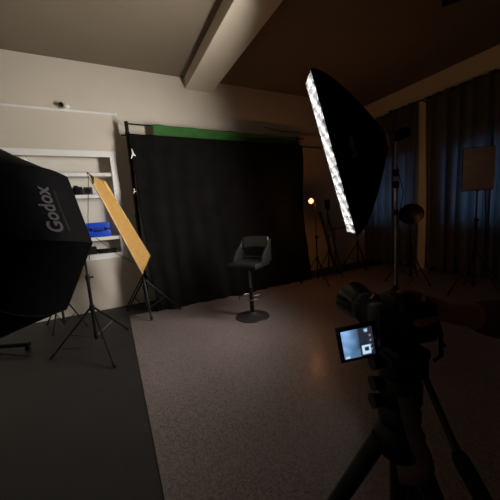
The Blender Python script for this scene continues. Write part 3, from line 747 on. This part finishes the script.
lens = MB().lathe([(0, 0), (.034, 0), (.036, .012), (.036, .045), (.039, .05), (.039, .08), (.036, .084), (.036, .11), (.033, .112), (.030, .10), (0, .095)], vl(-.015, .022, -.002), vh, 32).build('lens', blk_plastic, vcam)
MB().lathe([(.037, 0), (.046, .03), (.050, .055), (.048, .055), (.044, .03), (.036, 0)], vl(-.015, .126, -.002), vh, 32).build('lens_hood', mat('glossy_black_hood', (.006, .006, .006), .22), lens)
rg = MB()
for i in range(30):
    a = 2 * PI * i / 30; c = vl(-.015 + math.cos(a) * .0393, .087, -.002 + math.sin(a) * .0393)
    rg.box(c, (.004, .026, .004), RV, bev=.001)
rg.build('focus_ring_ridges', blk_rubber, lens)
# screen, placed left of the body and facing back
s00 = at_d(335, 331, .56); s10 = at_d(372, 323, .56); s11 = at_d(379, 354.5, .57); s01 = at_d(346, 362.5, .57)
sc_c = (s00 + s10 + s11 + s01) / 4
ex = (s10 - s00).normalized(); ez = (s00 - s01); ez = (ez - ex * ez.dot(ex)).normalized(); ey = ez.cross(ex)
RS = Matrix((ex, ey, ez)).transposed(); sw_ = ((s10 - s00).length + (s11 - s01).length) / 2 + .007; sh_ = ((s00 - s01).length + (s10 - s11).length) / 2 + .004
if ey.dot(sc_c - CAM) < 0: ey = -ey
scr = MB().box(sc_c + ey * .005, (sw_, .008, sh_), RS, bev=.002).build('flip_screen', blk_plastic, vcam)
hl = MB().tube([sc_c + ex * (sw_ / 2 - .002) - ez * .0 + ey * .004, vl(-.066, -.018, -.01)], .006, 8).build('screen_hinge', blk_plastic, vcam)
# picture shown on the screen: grid with colour attribute
NXs, NZs = 36, 28; pwid, phgt = sw_ * .80, sh_ * .80
def sfn(u, v): return sc_c - ey * .0005 + ex * ((u - .5) * pwid) + ez * ((v - .5) * phgt)
mb = MB().grid(sfn, NXs, NZs); so = mb.build('screen_picture', blk_plastic, vcam, smooth=False)
ca_ = so.data.color_attributes.new('picture', 'FLOAT_COLOR', 'POINT')
for j in range(NZs + 1):
    for i in range(NXs + 1):
        u, v = i / NXs, j / NZs
        L = max(0.0, 1 - (u / .62) ** 2.2) * (.55 + .45 * v) * (.85 + .3 * noise.noise(V((u * 4, v * 4, 0))))
        if v < .28 and u < .66: L = max(L, .22 + .25 * (1 - u))
        col = V((.22, .50, .95)) * L * .75 + V((.28, .35, .45)) * L * L * .6
        if u > .55: col = V((.012, .018, .035))
        if u > .55 and v > .45: col += V((.03, .022, .015)) * max(0, noise.noise(V((u * 20, v * 20, 2))) + .3)
        # the bar stool seen on the screen
        uu, vv = (u - .74) / .13, (v - .22) / .16
        if abs(uu) < 1 and abs(vv) < 1 and (abs(uu) > .55 or vv < -.45 or (vv > .5 and abs(uu) < .8)): col = V((.55, .75, .95))
        if (u - .80) ** 2 + (v - .90) ** 2 < .0035: col = V((.35, .65, .8))
        if abs(u - .12) < .07 and abs(v - .07) < .035: col = V((.45, .75, .9))
        if abs(u - .90) < .03 and .12 < v < .72 and int(v * 18) % 3 == 0: col = V((.25, .25, .22))
        ca_.data[j * (NXs + 1) + i].color = (*col, 1)
pm = bpy.data.materials.new('screen_picture'); pm.use_nodes = True; nt = pm.node_tree
at = nt.nodes.new('ShaderNodeVertexColor'); at.layer_name = 'picture'; bs_ = nt.nodes['Principled BSDF']
bs_.inputs['Base Color'].default_value = (.01, .01, .012, 1); nt.links.new(at.outputs['Color'], bs_.inputs['Emission Color']); bs_.inputs['Emission Strength'].default_value = 1.0
so.data.materials.clear(); so.data.materials.append(pm)

# silver bits: strap ring and lens cap edge
MB().tube([vl(-.062, .01, .052), vl(-.048, .02, .056)], .004, 8).build('strap_lug', chrome, vcam)
# strap loop hanging at the right
stp = [vl(.068, 0, .03), vl(.085, -.005, -.03), vl(.082, -.01, -.08), vl(.065, -.01, -.09)]
MB().tube(stp, [.004, .005, .005, .004], 6).build('strap', blk_rubber, vcam)

# tripod
tp0 = vl(0, .01, -.048)
pt = V((tp0.x, tp0.y, 0))
trp = thing('camera_tripod', 'large black video tripod with fluid head in the right foreground', 'tripod', pt)
MB().box(tp0 - V((0, 0, .010)), (.07, .10, .018), RV, bev=.004).build('quick_release_plate', blk_metal, trp)
hd = MB().box(tp0 - V((0, 0, .045)), (.085, .08, .055), RV, bev=.012); hdo = hd.build('tilt_head', blk_metal, trp)
for i, dz in enumerate((.040, .088, .130)):
    c = tp0 - V((0, 0, dz)) - vx * .048
    MB().tube([c + vx * .006, c - vx * .016], [.013, .016], 12).build('locking_knob', blk_plastic, hdo if i == 0 else trp)
MB().lathe([(0, 0), (.040, 0), (.046, .012), (.046, .05), (.038, .065), (0, .065)], tp0 - V((0, 0, .140))).build('pan_base', blk_metal, trp)
MB().lathe([(0, 0), (.030, 0), (.044, .012), (.044, .03), (.036, .045), (0, .045)], tp0 - V((0, 0, .186))).build('bowl_clamp', blk_plastic, trp)
zc = tp0.z - .20
MB().lathe([(0, -.07), (.035, -.07), (.048, -.055), (.052, -.01), (.040, .01), (0, .016)], (pt.x, pt.y, zc)).build('spider', blk_metal, trp)
MB().tube([(pt.x, pt.y, zc - .04), (pt.x, pt.y, zc - .42)], .019, 14).build('center_column', blk_metal, trp)
rt = V((.897, -.44, 0)); fwd = V((.44, .897, 0))
for k, a in enumerate((math.radians(172), math.radians(292), math.radians(52))):
    d = rt * math.cos(a) + fwd * math.sin(a); topl = V((pt.x, pt.y, zc - .03)) + d * .04; foot = V((pt.x, pt.y, .014)) + d * .52
    kn = topl.lerp(foot, .5)
    lg = MB().tube([topl, kn], [.020, .018], 12).build('leg', blk_metal, trp)
    MB().tube([kn, foot], [.013, .012], 10).build('lower_leg', blk_metal, lg)
    MB().lathe([(0, -.025), (.024, -.025), (.024, .025), (0, .025)], kn, (foot - topl)).build('leg_lock', blk_plastic, lg)
    MB().ell(foot, (.018, .018, .013)).build('rubber_foot', blk_rubber, lg)
    MB().tube([V((pt.x, pt.y, zc - .30)) + d * .018, topl.lerp(foot, .40)], .007, 8).build('brace', blk_metal, trp)
# pan handle
h0 = tp0 - V((0, 0, .05)) + vx * .045; h1 = at_d(457, 452, .49); h2 = at_d(497, 525, .44)
hn = MB().tube([h0, h0.lerp(h1, .5), h1], .0068, 10).build('pan_handle', blk_metal, trp)
MB().tube([h1, h1.lerp(h2, .1), h1.lerp(h2, .5), h2], [.010, .014, .0145, .013], 12).build('foam_grip', blk_rubber, hn)
# dark strap loop under the head
sl = [at_d(x, y, d) for x, y, d in ((404, 392, .57), (409, 415, .55), (416, 440, .54), (424, 458, .53), (424, 470, .53), (412, 476, .54), (398, 474, .56))]
mb = MB()
def stripf(u, v):
    k = u * (len(sl) - 1); i = min(int(k), len(sl) - 2); f = k - i
    pm1 = sl[max(i - 1, 0)]; p0_, p1_ = sl[i], sl[i + 1]; p2_ = sl[min(i + 2, len(sl) - 1)]
    p = .5 * ((2 * p0_) + (p1_ - pm1) * f + (2 * pm1 - 5 * p0_ + 4 * p1_ - p2_) * f * f + (3 * p0_ - pm1 - 3 * p1_ + p2_) * f ** 3)
    tn = (p1_ - p0_).normalized(); side = tn.cross((p - CAM).normalized()).normalized()
    return p + side * ((v - .5) * .030)
ws = MB().grid(stripf, 40, 2).build('neck_strap', mat('dark_red_brown_webbing', (.045, .022, .022), .8), vcam, thick=.003)

# ------------------------------------------------------------------ the camera operator (arm in frame, rest out of frame)
def skin_obj(name, joints, edges, m, parent, root=0, sub=2):
    me = bpy.data.meshes.new(name); off = root_loc(parent)
    me.from_pydata([tuple(V(j[0]) - off) for j in joints], edges, []); me.materials.append(m)
    o = bpy.data.objects.new(name, me); COL.objects.link(o); o.parent = parent
    md = o.modifiers.new('skin', 'SKIN'); md.use_smooth_shade = True; md.branch_smoothing = .3
    sv = me.skin_vertices[0].data if me.skin_vertices else None
    if sv is None:
        bm = bmesh.new(); bm.from_mesh(me); bm.verts.layers.skin.verify(); bm.to_mesh(me); bm.free(); sv = me.skin_vertices[0].data
    for i, j in enumerate(joints):
        r = j[1]; sv[i].radius = (r, r) if not isinstance(r, tuple) else r; sv[i].use_root = (i == root)
    s = o.modifiers.new('sub', 'SUBSURF'); s.levels = sub; s.render_levels = sub
    return o
def LG(l, g, z): return V((rt.x * l + fwd.x * g, rt.y * l + fwd.y * g, z))
pc0 = LG(.98, .24, 0)
per = thing('person', 'person in dark maroon top reaching in from the right to hold the camera', 'person', pc0)
def P(l, g, z): return LG(.98 + l, .24 + g, z)
# hand anchor points
wrist = at_d(450, 312, .60); palm = at_d(432, 304, .60)
elbow = at_d(545, 326, .60); shL = P(-.19, -.02, 1.42)
J = []; E = []
def j(p, r): J.append((p, r)); return len(J) - 1
def link(*ids):
    for a, b_ in zip(ids, ids[1:]): E.append((a, b_))
pel = j(P(0, 0, .96), (.12, .09)); wst = j(P(0, 0, 1.12), (.105, .08)); chs = j(P(0, 0, 1.32), (.125, .09)); nb = j(P(0, 0, 1.45), (.07, .07))
nk = j(P(0, .01, 1.51), .055); hd1 = j(P(0, .02, 1.60), (.075, .09)); hd2 = j(P(0, .02, 1.70), (.078, .095)); link(pel, wst, chs, nb, nk, hd1, hd2)
# left arm (toward the camera)
s1_ = j(shL, .042); e1_ = j(elbow, .042); m1_ = j(elbow.lerp(wrist, .5), .038); w1_ = j(wrist, .026); p1_ = j(palm, (.034, .018)); link(chs, s1_, e1_, m1_, w1_, p1_)
fing = [((421, 296), (408, 293), (397, 293), .56, .0085), ((420, 300), (406, 298), (394, 299), .565, .009), ((421, 305), (408, 305), (398, 307), .57, .0088), ((423, 311), (412, 313), (404, 316), .58, .0078)]
for a, b_, c_, d_, r_ in fing:
    k1 = j(at_d(a[0], a[1], .59), r_ + .001); k2 = j(at_d(b_[0], b_[1], .575), r_); k3 = j(at_d(c_[0], c_[1], d_ + .01), r_ - .0012); link(p1_, k1, k2, k3)
k1 = j(at_d(436, 316, .575), .0105); k2 = j(at_d(424, 322, .555), .0095); k3 = j(at_d(414, 324, .55), .0085); link(w1_, k1, k2, k3)
# right arm relaxed
s2_ = j(P(.20, -.02, 1.41), .042); e2_i = j(P(.27, -.04, 1.12), .042); w2_i = j(P(.25, .10, .90), .027); p2_i = j(P(.24, .13, .84), (.036, .02)); link(chs, s2_, e2_i, w2_i, p2_i)
for q in range(4):
    k1 = j(P(.24 + .004 * q, .115 + .018 * q, .79), .009); k2 = j(P(.235, .12 + .018 * q, .765 + .004 * q), .0085); k3 = j(P(.222, .12 + .016 * q, .745 + .004 * q), .0078); link(p2_i, k1, k2, k3)
k1 = j(P(.225, .165, .85), .0105); k2 = j(P(.21, .175, .82), .009); link(w2_i, k1, k2)
for s_ in (-1, 1):
    hp = j(P(.09 * s_, 0, .90), .072); kn = j(P(.11 * s_, .03, .50), .058); an = j(P(.12 * s_, -.01, .10), .038); to = j(P(.13 * s_, .13, .05), (.04, .03)); link(pel, hp, kn, an, to)
body = skin_obj('body', J, E, skin_m, per, 0, 2)
# clothes
tj = [(P(0, 0, .86), (.175, .14)), (P(0, 0, 1.12), (.155, .125)), (P(0, 0, 1.32), (.175, .13)), (P(0, 0, 1.46), (.08, .08)), (shL, .068), (elbow, .052), (elbow.lerp(wrist, .5), .046), (elbow.lerp(wrist, .86), .035), (P(.20, -.02, 1.41), .068), (P(.27, -.04, 1.12), .052), (P(.255, .06, .955), .036)]
skin_obj('shirt', tj, [(0, 1), (1, 2), (2, 3), (2, 4), (4, 5), (5, 6), (6, 7), (2, 8), (8, 9), (9, 10)], shirt_m, per)
tj = [(P(0, 0, 1.0), (.165, .125)), (P(0, 0, .92), (.165, .125))]; te = [(0, 1)]
for s_ in (-1, 1):
    b0 = len(tj); tj += [(P(.09 * s_, 0, .82), .095), (P(.11 * s_, .03, .50), .070), (P(.12 * s_, -.01, .09), .058)]; te += [(1, b0), (b0, b0 + 1), (b0 + 1, b0 + 2)]
skin_obj('trousers', tj, te, jean_m, per)
for s_ in (-1, 1): MB().ell(P(.125 * s_, .06, .045), (.05, .14, .045), Matrix((rt, fwd, V((0, 0, 1)))).transposed()).build('shoe', blk_rubber, per)
RH = Matrix((rt, fwd, V((0, 0, 1)))).transposed()
MB().ell(P(0, -.028, 1.70), (.088, .098, .095), RH, 20).build('hair', hair_m, per)
for s_ in (-1, 1):
    MB().ell(P(.032 * s_, .112, 1.655), (.014, .008, .009), RH, 10).build('eye', mat('eye_white', (.7, .7, .7), .2), per)
    MB().ell(P(.085 * s_, .01, 1.64), (.012, .02, .032), RH, 10).build('ear', skin_m, per)
MB().ell(P(0, .125, 1.63), (.014, .02, .026), RH, 10).build('nose', skin_m, per)
MB().ell(P(0, .108, 1.588), (.026, .010, .008), RH, 10).build('mouth', mat('lips', (.3, .1, .09), .5), per)

# ------------------------------------------------------------------ look
sc = bpy.context.scene
sc.cycles.diffuse_bounces = 8; sc.cycles.max_bounces = 14
sc.view_settings.view_transform = 'Standard'; sc.view_settings.look = 'None'
sc.view_settings.exposure = 0.0; sc.view_settings.gamma = 1.0
